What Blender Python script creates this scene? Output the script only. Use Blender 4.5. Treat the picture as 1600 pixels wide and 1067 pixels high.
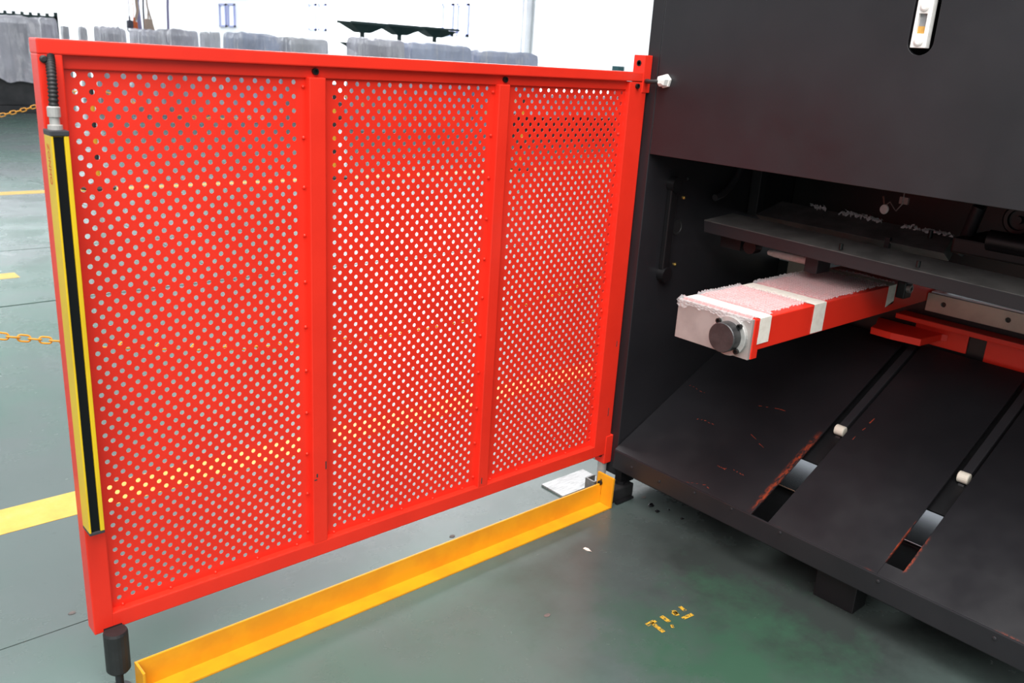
import bpy, bmesh, math, random
from mathutils import Vector, Matrix, noise
from mathutils.geometry import tessellate_polygon
random.seed(7)
for o in list(bpy.data.objects): bpy.data.objects.remove(o)
S = bpy.context.scene
COL = S.collection

# ------------------------------------------------------------------ camera
CAM = Vector((-2.1747, -1.8364, 1.45))
B = [[0.7480861725195892, -0.6608248876507924, 0.060642776538590085],
     [-0.1597046689682491, -0.26798209462418743, -0.9500947403657044],
     [0.6440974283404131, 0.7010678032987616, -0.3060105193994409]]
FPX = 1376.22
cam = bpy.data.cameras.new('camera'); cam_o = bpy.data.objects.new('camera', cam); COL.objects.link(cam_o)
cam.sensor_width = 36; cam.lens = FPX / 1600 * 36; cam.clip_end = 300; cam.clip_start = 0.05
M4 = Matrix.Identity(4)
for i in range(3):
    M4[i][0] = B[0][i]; M4[i][1] = -B[1][i]; M4[i][2] = -B[2][i]; M4[i][3] = CAM[i]
cam_o.matrix_world = M4
cam.dof.use_dof = True; cam.dof.focus_distance = 2.35; cam.dof.aperture_fstop = 6.3
S.camera = cam_o

def at(px, py, axis, val):
    d = Vector([sum(B[r][i] * v for r, v in enumerate((px - 800, py - 533.5, FPX))) for i in range(3)])
    i = 'xyz'.index(axis)
    return CAM + d * ((val - CAM[i]) / d[i])

# ------------------------------------------------------------------ light
W = bpy.data.worlds.new('hall_daylight'); S.world = W; W.use_nodes = True
bg = W.node_tree.nodes['Background']
bg.inputs[0].default_value = (0.93, 0.96, 1.0, 1); bg.inputs[1].default_value = 0.60
def area(name, loc, target, sx, sy, power, col=(1, 1, 1), spread=180):
    l = bpy.data.lights.new(name, 'AREA'); l.shape = 'RECTANGLE'; l.size = sx; l.size_y = sy
    l.energy = power; l.color = col; l.spread = math.radians(spread)   # narrower cone keeps lamp glare off the floor
    o = bpy.data.objects.new(name, l); COL.objects.link(o); o.location = loc
    d = Vector(target) - Vector(loc)
    o.rotation_euler = d.to_track_quat('-Z', 'Y').to_euler()
    return o
area('back_wall_wash', (2, 47, 13), (2, 60, 2.5), 28, 10, 9000, (0.97, 0.98, 1), 115)  # unseen lamp added to wash the back wall white
area('right_wall_wash', (10.5, 30, 13), (20, 30, 2.5), 8, 66, 24000, (0.97, 0.98, 1), 115)  # unseen lamp added to wash the right wall white
area('mid_floor_fill', (-2, 7.5, 9.5), (-2, 6.5, 0), 12, 6, 520, (0.97, 0.98, 1), 110)  # unseen lamp added to brighten the floor behind the gate
area('gate_floor_fill', (10.5, 15.0, 9.6), (-.5, 0, .2), 12, 4, 95, (0.97, 0.98, 1), 60)  # unseen lamp added for the sheen on the floor at the gate
area('front_key', (-5.2, -4.2, 5.8), (-.8, -.6, .5), 6.5, 4.5, 640, (1, 0.985, 0.96))  # unseen broad key lamp, added at front left for gate and arm
area('skylight_over_gate', (-1.7, -1.9, 7.0), (-1.2, -1.2, 0), 3.5, 2.5, 470, (1, 0.985, 0.96))
S.view_settings.view_transform = 'Standard'; S.view_settings.look = 'None'
S.view_settings.gamma = 1; S.view_settings.use_curve_mapping = False
S.view_settings.exposure = 0.0

# ------------------------------------------------------------------ materials
def lin(c):
    return tuple(((v / 255) / 12.92 if v / 255 <= .04045 else ((v / 255 + .055) / 1.055) ** 2.4) for v in c) + (1,)
class MT:
    def __init__(s, name):
        s.m = bpy.data.materials.new(name); s.m.use_nodes = True
        s.n = s.m.node_tree.nodes; s.l = s.m.node_tree.links
        s.b = s.n['Principled BSDF']
    def node(s, t, **k):
        n = s.n.new(t)
        for a, v in k.items(): setattr(n, a, v)
        return n
    def pos(s):
        return s.node('ShaderNodeNewGeometry').outputs['Position']
    def noise(s, scale, detail=4, rough=.55, vec=None, stretch=None):
        n = s.node('ShaderNodeTexNoise'); n.inputs['Scale'].default_value = scale
        n.inputs['Detail'].default_value = detail; n.inputs['Roughness'].default_value = rough
        v = vec or s.pos()
        if stretch:
            mp = s.node('ShaderNodeMapping'); mp.inputs['Scale'].default_value = stretch
            s.l.new(v, mp.inputs[0]); v = mp.outputs[0]
        s.l.new(v, n.inputs['Vector'])
        return n.outputs['Fac']
    def ramp(s, fac, stops):
        r = s.node('ShaderNodeValToRGB'); e = r.color_ramp.elements
        while len(e) < len(stops): e.new(.5)
        for q, (p, c) in zip(e, stops):
            q.position = p; q.color = c if len(c) == 4 else (*c, 1)
        s.l.new(fac, r.inputs[0]); return r.outputs[0]
    def mix(s, fac, a, b):
        n = s.node('ShaderNodeMix', data_type='RGBA')
        for v, i in ((fac, 0), (a, 6), (b, 7)):
            if hasattr(v, 'links'): s.l.new(v, n.inputs[i])
            else: n.inputs[i].default_value = v
        return n.outputs[2]
    def math(s, op, a, b=0.0, clamp=False):
        n = s.node('ShaderNodeMath', operation=op, use_clamp=clamp)
        for v, i in ((a, 0), (b, 1)):
            if hasattr(v, 'links'): s.l.new(v, n.inputs[i])
            else: n.inputs[i].default_value = v
        return n.outputs[0]
    def xyz(s):
        n = s.node('ShaderNodeSeparateXYZ'); s.l.new(s.pos(), n.inputs[0]); return n.outputs
    def set(s, key, v):
        if hasattr(v, 'links'): s.l.new(v, s.b.inputs[key])
        else: s.b.inputs[key].default_value = v
    def bump(s, h, strength=.2, dist=.002):
        n = s.node('ShaderNodeBump'); n.inputs['Strength'].default_value = strength
        n.inputs['Distance'].default_value = dist
        s.l.new(h, n.inputs['Height']); s.l.new(n.outputs[0], s.b.inputs['Normal'])

def simple(name, c1, c2=None, rough=.5, scale=20, metal=0, bump=0, bscale=None, spec=.5, lo=.4, hi=.62):
    t = MT(name); c2 = c2 or c1
    t.set('Base Color', t.ramp(t.noise(scale), [(lo, c1), (hi, c2)]))
    t.set('Roughness', rough); t.set('Metallic', metal); t.set('Specular IOR Level', spec)
    if bump: t.bump(t.noise(bscale or scale * 8, 2), bump, .001)
    return t.m

RED = simple('red_gloss_paint', (.80, .030, .014), (.75, .027, .013), .34, 6, bump=.03, bscale=60, spec=.4)
YEL = simple('yellow_gloss_paint', (.80, .345, .012), (.72, .29, .012), .35, 9, bump=.04, bscale=40, spec=.4)
LCY = simple('yellow_anodised', (.74, .50, .012), (.68, .45, .012), .35, 8)
BLK = simple('black_rubber', (.012, .012, .013), (.018, .018, .019), .55, 30)
BLKG = simple('black_screen', (.004, .004, .005), None, .25, 30, spec=.3)
SCR = simple('black_oxide_screw', (.01, .012, .012), None, .35, 30, metal=.3)
CAPG = simple('dark_grey_cap', (.035, .035, .042), None, .5, 30)
STEEL = simple('brushed_steel', (.52, .51, .49), (.42, .41, .40), .4, 40, metal=.35)
STEELD = simple('dull_steel', (.30, .29, .28), (.22, .21, .20), .45, 60, metal=.7)
GRN = simple('dark_green_paint', (.015, .045, .045), (.03, .06, .055), .5, 5)
TAPE = simple('masking_tape', (.86, .80, .72), (.78, .71, .63), .6, 60, bump=.1, bscale=300)
CREAM = simple('cream_nylon', (.72, .66, .56), None, .5, 20)
WHITEP = simple('white_plastic', (.84, .82, .80), (.76, .73, .70), .45, 90)
CHAINM = simple('yellow_plastic_chain', (.78, .36, .02), (.70, .30, .02), .4, 20)

def plate_mat():
    t = MT('galvanised_plate')
    n = t.noise(18, 6, .7, stretch=(1, 6, 1))
    t.set('Base Color', t.ramp(n, [(.35, (.38, .38, .375)), (.55, (.64, .64, .63)), (.7, (.46, .46, .46))]))
    t.set('Metallic', .55); t.set('Roughness', .42); return t.m
PLATE = plate_mat()

def black_paint(name, base=.013, wear=None, rough=.36, spec=.45):
    t = MT(name)
    c = t.ramp(t.noise(3, 5), [(.35, (base, base * .97, base * 1.15)), (.7, (base * 1.4, base * 1.36, base * 1.6))])
    if wear:
        f = wear(t)
        c = t.mix(f, c, (.32, .045, .012, 1))
    t.set('Base Color', c)
    t.set('Roughness', t.ramp(t.noise(9, 4), [(.3, (rough - .05,) * 3), (.7, (rough + .08,) * 3)]))
    t.set('Specular IOR Level', spec)
    t.bump(t.noise(350, 2), .12, .0008); return t.m
BP = black_paint('black_machine_paint')
BPI = black_paint('black_interior_paint', .005, rough=.42)
BPG = black_paint('dark_grey_paint', .015, rough=.48)
LITGREY = simple('lit_grey_steel', (.10, .097, .095), (.16, .155, .15), .6, 12)  # paler grey paints in the light on beam top and blade holder
def chute_wear(t):                                   # rubbed-through paint along the slot edges and the front edge
    x, y, z = t.xyz()
    tot = None
    for yc, w, x0, x1 in ((-.579, .015, -.0, .37), (-.985, .004, .04, .2), (-1.040, .006, .03, .17)):
        d = t.math('ABSOLUTE', t.math('SUBTRACT', y, yc))
        a = t.math('SUBTRACT', 1.0, t.math('DIVIDE', d, w), True)
        mid = (x0 + x1) / 2; half = (x1 - x0) / 2
        b = t.math('SUBTRACT', 1.0, t.math('DIVIDE', t.math('ABSOLUTE', t.math('SUBTRACT', x, mid)), half), True)
        b = t.math('MULTIPLY', b, 3.0, True)
        v = t.math('MULTIPLY', a, b)
        tot = v if tot is None else t.math('MAXIMUM', tot, v)
    e = t.math('SUBTRACT', 1.0, t.math('DIVIDE', t.math('ABSOLUTE', x), .006), True)
    n2 = t.ramp(t.noise(5, 3), [(.60, (0, 0, 0)), (.68, (.6, .6, .6))])
    tot = t.math('MAXIMUM', tot, t.math('MULTIPLY', e, n2))
    n = t.ramp(t.noise(110, 5, .75, stretch=(.3, 1, 1)), [(.43, (0, 0, 0)), (.62, (1, 1, 1))])
    return t.math('MULTIPLY', tot, n, True)
CHUTE = black_paint('black_chute_paint', .010, chute_wear, .33, .40)
SCRATCH = simple('red_primer_scratch', (.24, .032, .013), None, .6)

def floor_mat():
    t = MT('green_grey_epoxy_floor')
    n1 = t.noise(.55, 5, .6); n2 = t.noise(2.3, 6, .65); n3 = t.noise(26, 5, .7)
    c = t.mix(t.ramp(n1, [(.42, (0, 0, 0)), (.58, (1, 1, 1))]), (.082, .158, .130, 1), (.112, .146, .142, 1))
    c = t.mix(t.ramp(n2, [(.5, (0, 0, 0)), (.75, (.5, .5, .5))]), c, (.066, .110, .092, 1))
    x, y, z = t.xyz()
    # darker ground in front of the machine, with greener paint left by the lettering
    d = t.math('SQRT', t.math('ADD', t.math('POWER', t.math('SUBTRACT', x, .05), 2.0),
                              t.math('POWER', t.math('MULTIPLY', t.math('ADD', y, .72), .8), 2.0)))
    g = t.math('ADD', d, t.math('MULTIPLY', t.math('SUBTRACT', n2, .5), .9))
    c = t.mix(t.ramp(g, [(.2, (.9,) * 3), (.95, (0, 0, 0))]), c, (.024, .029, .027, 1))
    d2 = t.math('SQRT', t.math('ADD', t.math('POWER', t.math('ADD', x, .42), 2.0),
                               t.math('POWER', t.math('ADD', y, .86), 2.0)))
    g2 = t.math('ADD', d2, t.math('MULTIPLY', t.math('SUBTRACT', t.noise(3.7, 5, .7), .5), 1.1))
    c = t.mix(t.ramp(g2, [(.05, (.85,) * 3), (.42, (0, 0, 0))]), c, (.036, .098, .060, 1))
    c = t.mix(t.ramp(n3, [(.62, (0, 0, 0)), (.8, (.35, .35, .35))]), c, (.05, .055, .05, 1))
    sc = t.noise(7, 8, .75, stretch=(1, 5, 1))
    c = t.mix(t.ramp(sc, [(.66, (0, 0, 0)), (.74, (.35, .35, .35))]), c, (.36, .39, .37, 1))
    t.set('Base Color', c)
    t.set('Roughness', t.ramp(n2, [(.3, (.20,) * 3), (.7, (.32,) * 3)]))
    t.set('Specular IOR Level', .5)
    t.bump(t.noise(40, 4), .05, .002); return t.m
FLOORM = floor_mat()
JOINT = simple('dark_joint_filler', (.02, .021, .022), (.04, .04, .04), .8, 15)
def paint_line():
    t = MT('yellow_floor_paint')
    n = t.noise(12, 6, .7)
    t.set('Base Color', t.ramp(n, [(.3, (.56, .36, .06)), (.5, (.66, .42, .07)), (.7, (.64, .44, .12))]))
    t.set('Roughness', .4); return t.m
FLINE = paint_line()
def faded(name, col, lo=.44, hi=.56, scale=160):
    t = MT(name); t.set('Base Color', col); t.set('Roughness', .5)
    t.set('Alpha', t.ramp(t.noise(scale, 4, .7), [(lo, (0, 0, 0)), (hi, (1, 1, 1))])); return t.m
FLET = faded('worn_yellow_stencil', (.55, .33, .03, 1), .40, .5, 120)
LCTEXT = simple('orange_print', (.60, .05, .02), (.66, .09, .03), .5, 300)
WALLM = simple('white_wall_paint', (.86, .87, .89), (.82, .83, .86), .7, .3)
WINF = simple('pale_blue_window_frame', (.30, .33, .58), None, .5)
def glassm():
    t = MT('window_glass'); t.set('Base Color', (.85, .88, .95, 1)); t.set('Roughness', .08)
    t.set('Specular IOR Level', .6); return t.m
GLASS = glassm()
def sheet_mat(name, col, alpha):
    t = MT(name)
    a = t.ramp(t.noise(1.6, 4), [(.3, tuple(c * .72 for c in col)), (.7, tuple(min(1, c * 1.25) for c in col))])
    k = t.ramp(t.noise(3.2, 6, .7, stretch=(2.2, 2.2, .55)), [(.52, (0, 0, 0)), (.66, (.8, .8, .8))])  # pale streaks painted in for gloss along the creases
    t.set('Base Color', t.mix(k, a, (.90, .90, .95, 1)))
    t.set('Roughness', .22); t.set('Specular IOR Level', .7); t.set('Alpha', alpha); return t.m
WRAPG = sheet_mat('grey_plastic_sheet', (.60, .60, .68), .80)
WRAPB = sheet_mat('bluish_plastic_sheet', (.56, .62, .80), .88)
WRAPW = sheet_mat('pale_plastic_sheet', (.68, .70, .75), .88)
MACHD = simple('dark_machine_casting', (.03, .032, .036), (.06, .06, .065), .5, 3)
MACHG = simple('grey_machine_paint', (.18, .18, .19), (.25, .25, .26), .5, 3)
def bubble_mat():
    t = MT('bubble_wrap_film'); t.set('Base Color', (.88, .84, .85, 1)); t.set('Roughness', .3)
    t.set('Specular IOR Level', .6); t.set('Alpha', .30); return t.m
BUB = bubble_mat()
AMBER = simple('amber_oil', (.62, .34, .08), (.55, .3, .07), .3, 100)
BRASS = simple('brass', (.7, .45, .12), None, .3, 30, metal=.9)
STRIPM = simple('ground_blade_steel', (.42, .36, .31), (.36, .31, .27), .4, 12, metal=.35)
TABLE = simple('bright_steel_table', (.72, .73, .78), (.66, .67, .72), .3, 5, metal=.4)
REFLECT = simple('reflector_steel', (.86, .87, .92), (.80, .81, .86), .2, 3, metal=1)
ROPE = simple('frayed_white_fibre', (.85, .85, .85), (.6, .6, .6), .8, 90)

# ------------------------------------------------------------------ mesh helpers
class MB:
    def __init__(s): s.v = []; s.f = []; s.sm = []
    def add(s, vs, fs, smooth=False):
        o = len(s.v); s.v += [tuple(v) for v in vs]
        for f in fs: s.f.append(tuple(i + o for i in f)); s.sm.append(smooth)
        return s
    def box(s, x0, x1, y0, y1, z0, z1, c=0.0, M=None):
        """box with chamfered edges of size c"""
        x0, x1 = sorted((x0, x1)); y0, y1 = sorted((y0, y1)); z0, z1 = sorted((z0, z1))
        if c <= 0:
            vs = [(x, y, z) for x in (x0, x1) for y in (y0, y1) for z in (z0, z1)]
            fs = [(0, 1, 3, 2), (4, 6, 7, 5), (0, 4, 5, 1), (2, 3, 7, 6), (0, 2, 6, 4), (1, 5, 7, 3)]
        else:
            bm = bmesh.new()
            bmesh.ops.create_cube(bm, size=1)
            for v in bm.verts:
                v.co = ((x0 + x1) / 2 + v.co.x * (x1 - x0), (y0 + y1) / 2 + v.co.y * (y1 - y0), (z0 + z1) / 2 + v.co.z * (z1 - z0))
            bmesh.ops.bevel(bm, geom=list(bm.edges), offset=c, segments=2, affect='EDGES', profile=.6)
            bm.verts.index_update()
            vs = [v.co.copy() for v in bm.verts]; fs = [[v.index for v in f.verts] for f in bm.faces]; bm.free()
        if M: vs = [M @ Vector(v) for v in vs]
        return s.add(vs, fs)
    def cyl(s, a, b, r, r2=None, n=16, cap=True, smooth=True):
        a = Vector(a); b = Vector(b); r2 = r if r2 is None else r2
        d = (b - a).normalized(); u = d.orthogonal().normalized(); w = d.cross(u)
        vs = []
        for c, q in ((a, r), (b, r2)):
            for k in range(n):
                t = 2 * math.pi * k / n; vs.append(c + u * (q * math.cos(t)) + w * (q * math.sin(t)))
        s.add(vs, [(k, (k + 1) % n, n + (k + 1) % n, n + k) for k in range(n)], smooth)
        if cap:
            s.add(vs[:n], [tuple(range(n - 1, -1, -1))]); s.add(vs[n:], [tuple(range(n))])
        return s
    def lathe(s, c, axis, prof, n=20):
        """prof: list of (offset along axis, radius)"""
        c = Vector(c); d = Vector(axis).normalized(); u = d.orthogonal().normalized(); w = d.cross(u)
        vs = []
        for h, r in prof:
            for k in range(n):
                t = 2 * math.pi * k / n; vs.append(c + d * h + u * (r * math.cos(t)) + w * (r * math.sin(t)))
        fs = []
        for j in range(len(prof) - 1):
            for k in range(n): fs.append((j * n + k, j * n + (k + 1) % n, (j + 1) * n + (k + 1) % n, (j + 1) * n + k))
        fs.append(tuple(range(n - 1, -1, -1))); fs.append(tuple(range((len(prof) - 1) * n, len(prof) * n)))
        return s.add(vs, fs)
    def tube(s, pts, r, n=10, closed=False, rf=None):
        pts = [Vector(p) for p in pts]; m = len(pts); vs = []; fs = []
        u = None
        for i, p in enumerate(pts):
            t = (pts[(i + 1) % m] - pts[i - 1]) if closed else (pts[min(i + 1, m - 1)] - pts[max(i - 1, 0)])
            t.normalize()
            if u is None: u = t.orthogonal().normalized()
            u = (u - t * u.dot(t)).normalized(); w = t.cross(u)
            q = rf(i) if rf else r
            for k in range(n):
                a = 2 * math.pi * k / n; vs.append(p + u * (q * math.cos(a)) + w * (q * math.sin(a)))
        for i in range(m if closed else m - 1):
            j = (i + 1) % m
            for k in range(n): fs.append((i * n + k, i * n + (k + 1) % n, j * n + (k + 1) % n, j * n + k))
        s.add(vs, fs, True)
        if not closed: s.add(vs[:n], [tuple(range(n - 1, -1, -1))]); s.add(vs[-n:], [tuple(range(n))])
        return s
    def plate(s, outer, holes, P, n, th):
        """flat plate with holes; P maps (u,v) to the front face, n is the direction of its thickness th"""
        loops = [outer] + holes
        tris = tessellate_polygon([[Vector((u, v, 0)) for u, v in L] for L in loops])
        fl = [p for L in loops for p in L]; N = len(fl); n = Vector(n)
        vs = [P(u, v) for u, v in fl]; vs += [Vector(v) + n * th for v in vs]
        fs = [tuple(t) for t in tris] + [tuple(i + N for i in reversed(t)) for t in tris]
        o = 0
        for L in loops:
            k = len(L)
            for i in range(k): a, b = o + i, o + (i + 1) % k; fs.append((a, b, b + N, a + N))
            o += k
        return s.add(vs, fs)
    def build(s, name, mat, parent=None, bevel=0, seg=2):
        me = bpy.data.meshes.new(name); me.from_pydata(s.v, [], s.f); me.materials.append(mat)
        me.polygons.foreach_set('use_smooth', s.sm)
        bm = bmesh.new(); bm.from_mesh(me); bmesh.ops.recalc_face_normals(bm, faces=bm.faces); bm.to_mesh(me); bm.free()
        o = bpy.data.objects.new(name, me); COL.objects.link(o)
        if bevel:
            m = o.modifiers.new('bevel', 'BEVEL'); m.width = bevel; m.segments = seg; m.limit_method = 'ANGLE'
        if parent: par(o, parent)
        return o
def par(o, p):
    o.parent = p
    o.matrix_parent_inverse = Matrix.Translation(-wloc(p))
def wloc(p):
    q = Vector(p.location)
    if p.parent: q = p['_w'] if '_w' in p else q
    return Vector(q)
def tag(o, label=None, cat=None, group=None, kind=None):
    for k, v in (('label', label), ('category', cat), ('group', group), ('kind', kind)):
        if v: o[k] = v
    return o
def thing(name, loc, label, cat, group=None):
    o = bpy.data.objects.new(name, None); COL.objects.link(o); o.location = loc; o.empty_display_size = .05
    return tag(o, label, cat, group)
def circ(u, v, r, n=16, a0=0, a1=2 * math.pi, close=True):
    m = n if close else n + 1
    return [(u + r * math.cos(a0 + (a1 - a0) * k / n), v + r * math.sin(a0 + (a1 - a0) * k / n)) for k in range(m)]

# ================================================================== the hall
floor = MB().box(-14, 30, -12, 66, -.12, -.030).build('floor', JOINT); floor['kind'] = 'structure'
ys = [-12, -8.6, -5.7, -2.8, .298, 3.388, 4.77, 7.9, 10.9, 14, 18, 24, 31, 40, 52, 66]
xs = [-14, -8.2, -4.1, 0.0, 4.1, 8.2, 14, 21, 30]
for j in range(len(ys) - 1):
    for i in range(len(xs) - 1):
        gx = .0025; gy = .004
        xr = .18 if (xs[i + 1] == 0.0 and ys[j] < 7) else 0
        xl = .18 if (xs[i] == 0.0 and ys[j] < 7) else 0
        a, b2 = xs[i] + gx + xl, xs[i + 1] - gx + xr
        wob = 0.006 if j in (3, 4) else .002
        def edge(yy, sgn, n=24):
            out = []
            for k in range(n + 1):
                x = a + (b2 - a) * k / n
                out.append((x, yy + sgn * gy / 2 + wob * noise.noise(Vector((x * 2.3, yy, 0)))))
            return out
        gy = {5: .018, 6: .012}.get(j, .004); lo = edge(ys[j], 1)
        gy = {4: .018, 5: .012}.get(j, .004); hi = edge(ys[j + 1], -1)
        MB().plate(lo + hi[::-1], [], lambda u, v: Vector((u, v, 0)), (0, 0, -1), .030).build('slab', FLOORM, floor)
def line(x0, x1, y0, y1):
    MB().box(x0, x1, y0, y1, -.001, .0012).build('painted_line', FLINE, floor)
line(-9, 16, .868, 1.028); line(-9, 16, 7.09, 7.26); line(-2.4, -.90, 4.0, 4.135)
# worn stencil lettering, a few broken strokes of it left
def stroke(pts, w):
    m = MB()
    for (ax, ay), (bx, by) in pts:
        a = Vector((ax, ay, 0)); b = Vector((bx, by, 0)); d = (b - a).normalized(); n = Vector((-d.y, d.x, 0)) * w / 2
        m.add([a - n, b - n, b + n, a + n], [(0, 1, 2, 3)])
        for q in (0, 1): pass
    for i, v in enumerate(m.v): m.v[i] = (v[0], v[1], .0012)
    return m
def fp(px, py):
    p = at(px, py, 'z', 0); return (p.x, p.y)
for segs, w in (([(fp(1010, 977), fp(1024, 970)), (fp(1018, 973), fp(1037, 988))], .013),
                ([(fp(1033, 963), fp(1046, 972)), (fp(1048, 979), fp(1053, 979))], .014),
                ([(fp(1052, 954), fp(1059, 962)), (fp(1051, 960), fp(1058, 957))], .013),
                ([(fp(1062, 948), fp(1071, 955)), (fp(1066, 967), fp(1082, 960))], .012)):
    stroke(segs, w).build('lettering', FLET, floor)
m = MB()
for px, py in ((706, 838), (855, 962), (1006, 777), (112, 958)):
    p = at(px, py, 'z', 0); m.plate([(p.x + u, p.y + v) for u, v in [(q[0] * (1 + .5 * noise.noise(Vector((q[0] * 90, px, 0)))), q[1] * (.7 + .5 * noise.noise(Vector((q[1] * 90, py, 0))))) for q in circ(0, 0, .010, 10)]], [], lambda u, v: Vector((u, v, .0015)), (0, 0, -1), .0014)
d_ = m.build('floor_chip_scar', simple('worn_spot', (.10, .09, .085), (.16, .12, .11), .7, 60), floor); d_['kind'] = 'stuff'

HX, HY = 20.0, 60.0
def struct(o): o['kind'] = 'structure'; return o
wr = struct(MB().box(HX, HX + .3, -12, HY + .3, 0, 14).build('wall_right', WALLM))
wb = struct(MB().box(-14, HX, HY, HY + .3, 0, 14).build('wall_back', WALLM))
WCOL = simple('grey_steel_column', (.76, .77, .81), (.82, .83, .86), .6, 2)
def colx(px):  # ground position on wall_right seen at pixel column px (near the horizon)
    return at(px, 40, 'x', HX).y
k = 0
for px0, px1 in ((484, 511), (692, 733), (345, 357)):
    k += 1
    y0, y1 = colx(px1), colx(px0)
    if px0 == 345: y0, y1 = y1 - 1.9, y1
    w = struct(bpy.data.objects.new('window_%d' % k, None)); COL.objects.link(w); w.location = (HX, (y0 + y1) / 2, 2.7)
    mid = (y0 + y1) / 2
    for a, b_ in ((y0, mid - .12), (mid + .12, y1)):
        m = MB()
        t_ = .09
        m.box(HX - .09, HX, a, a + t_, 2.1, 3.3); m.box(HX - .09, HX, b_ - t_, b_, 2.1, 3.3)
        m.box(HX - .09, HX, a, b_, 2.1, 2.1 + t_); m.box(HX - .09, HX, a, b_, 3.3 - t_, 3.3)
        m.build('window_frame', WINF, w)
        MB().box(HX - .03, HX - .01, a + t_, b_ - t_, 2.1 + t_, 3.3 - t_).build('pane', GLASS, w)
k = 0
for px in (826, 586, 402, 262, 178, 120, 70, 20):
    k += 1
    if px > 300: c = (HX - .16, colx(px))
    else: c = (at(px, 40, 'y', HY - .16).x, HY - .16)
    m = MB(); a = .16
    m.box(c[0] - a, c[0] + a, c[1] - a, c[1] - a + .03, 0, 8); m.box(c[0] - a, c[0] + a, c[1] + a - .03, c[1] + a, 0, 8)
    m.box(c[0] - .02, c[0] + .02, c[1] - a + .03, c[1] + a - .03, 0, 8)
    struct(m.build('trim_%d' % k, WCOL))

# ================================================================== shear machine
sh = thing('shearing_machine', (.3, -.6, 0), 'big black sheet metal shearing machine with sloping scrap chute on the right', 'machine')
YI = -.027
# side frame plate: edge towards the gate, lower front shaped away to let light reach the floor reflector
MB().plate([(.02, .075), (1.16, .075), (1.16, .60), (1.9, .60), (1.9, 2.35), (.02, 2.35)], [], lambda u, v: Vector((u, YI, v)), (0, 1, 0), .02 - YI).build('side_frame', BP, sh, .002)
MB().box(.021, .09, YI - .028, YI, .05, .19).build('frame_foot_gusset', BPI, sh)
# rear cover with slotted hole for the sight gauge
yc, hw, zb, zt = -.818, .0305, 1.545, 1.64
slot = [(yc + hw * math.cos(t), zb + hw * math.sin(t)) for t in [math.pi + math.pi * q / 14 for q in range(15)]]
slot += [(yc + hw * math.cos(t), zt + hw * math.sin(t)) for t in [math.pi * q / 14 for q in range(15)]]
MB().plate([(-.030, 1.19), (-2.6, 1.19), (-2.6, 2.35), (-.030, 2.35)], [slot], lambda u, v: Vector((.018, u, v)), (1, 0, 0), .012).build('rear_cover', BP, sh, .0015)
MB().box(.03, .09, -2.6, -.03, 1.19, 1.196).build('cover_flange', BPI, sh)
MB().box(.104, .12, yc - .09, yc + .09, 1.46, 1.76).build('gauge_backing', BPI, sh)
MB().box(.02, 1.9, -2.64, -2.6, .075, 2.35).build('far_side_frame', BP, sh)
MB().box(.03, 1.9, -2.6, -.03, 2.30, 2.35).build('top_plate', BPI, sh)
MB().box(1.12, 1.16, -2.6, -.03, 1.02, 2.3).build('front_sheet', BPI, sh)
# lower bed, table and blade
MB().box(1.10, 1.14, -2.6, -.03, .19, .36).build('light_baffle', BPI, sh)  # unseen baffle added to darken the near part of the floor reflector
m = MB(); m.box(.87, 1.14, -2.6, -.03, .36, .742); m.box(.87, 1.14, -2.6, -.626, .742, .765); m.box(.87, 1.14, -.366, -.03, .742, .765)
m.build('bed', BPI, sh)
MB().box(.8695, 1.75, -2.6, -.626, .766, .779, .001).build('work_table', TABLE, sh)
MB().box(.8695, 1.75, -.366, -.03, .766, .779, .001).build('work_table', TABLE, sh)
MB().box(1.06, 1.75, -.626, -.366, .766, .779, .001).build('work_table', TABLE, sh)
hl = [circ(-y, .745, .0055, 12) for y in [0] ]
u0 = [at(1474, 476, 'x', .855), at(1575, 500, 'x', .855)]
pitch = u0[0].y - u0[1].y
holes = [circ(u0[0].y - pitch * i, u0[0].z + .001 * 0, .0085, 12) for i in range(-4, 9) if -2.4 < u0[0].y - pitch * i < -.645]
zs0, zs1 = .712, .774
MB().plate([(-.6215, zs0), (-2.5, zs0), (-2.5, zs1), (-.6215, zs1)], [[(u, min(max(v, zs0 + .01), zs1 - .01)) for u, v in h] for h in holes],
           lambda u, v: Vector((.855, u, v)), (1, 0, 0), .014).build('blade_strip', STRIPM, sh, .001)
MB().box(.855, .869, -.364, -.08, zs0, zs1, .001).build('blade_strip', STRIPM, sh)
for i in range(-4, 9):
    y = u0[0].y - pitch * i; z = u0[0].z
    if not -2.4 < y < -.645: continue
    MB().cyl((.862, y, z), (.875, y, z), .008, n=12).build('blade_bolt', SCR, sh)
# red lower rail with its hanging tabs and pad
zr = at(1540, 527, 'x', .80).z
MB().box(.80, .87, -2.5, -.55, zr - .012, zr + .006, .003).build('red_rail', RED, sh)
a = at(1508, 553, 'x', .862)
MB().box(.862, .8695, a.y, -.60, a.z, zr - .012, .001).build('red_tab', RED, sh)
b_ = at(1535, 565, 'x', .862)
MB().box(.862, .8695, -2.5, b_.y, b_.z, zr - .012, .001).build('red_tab', RED, sh)
zp = .622
pp = [at(1359, 521, 'z', zp), at(1390, 530, 'z', zp), at(1437, 541, 'z', zp)]
pad = [(pp[0].x, pp[0].y), (pp[1].x, pp[1].y), (pp[2].x, pp[2].y), (pp[2].x + .13, pp[2].y - .012), (.86, pp[2].y - .03), (.86, pp[0].y + .05), (pp[0].x + .06, pp[0].y + .012)]
MB().plate(pad, [], lambda u, v: Vector((u, v, zp)), (0, 0, 1), .024).build('red_pad', RED, sh, .002)
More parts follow.
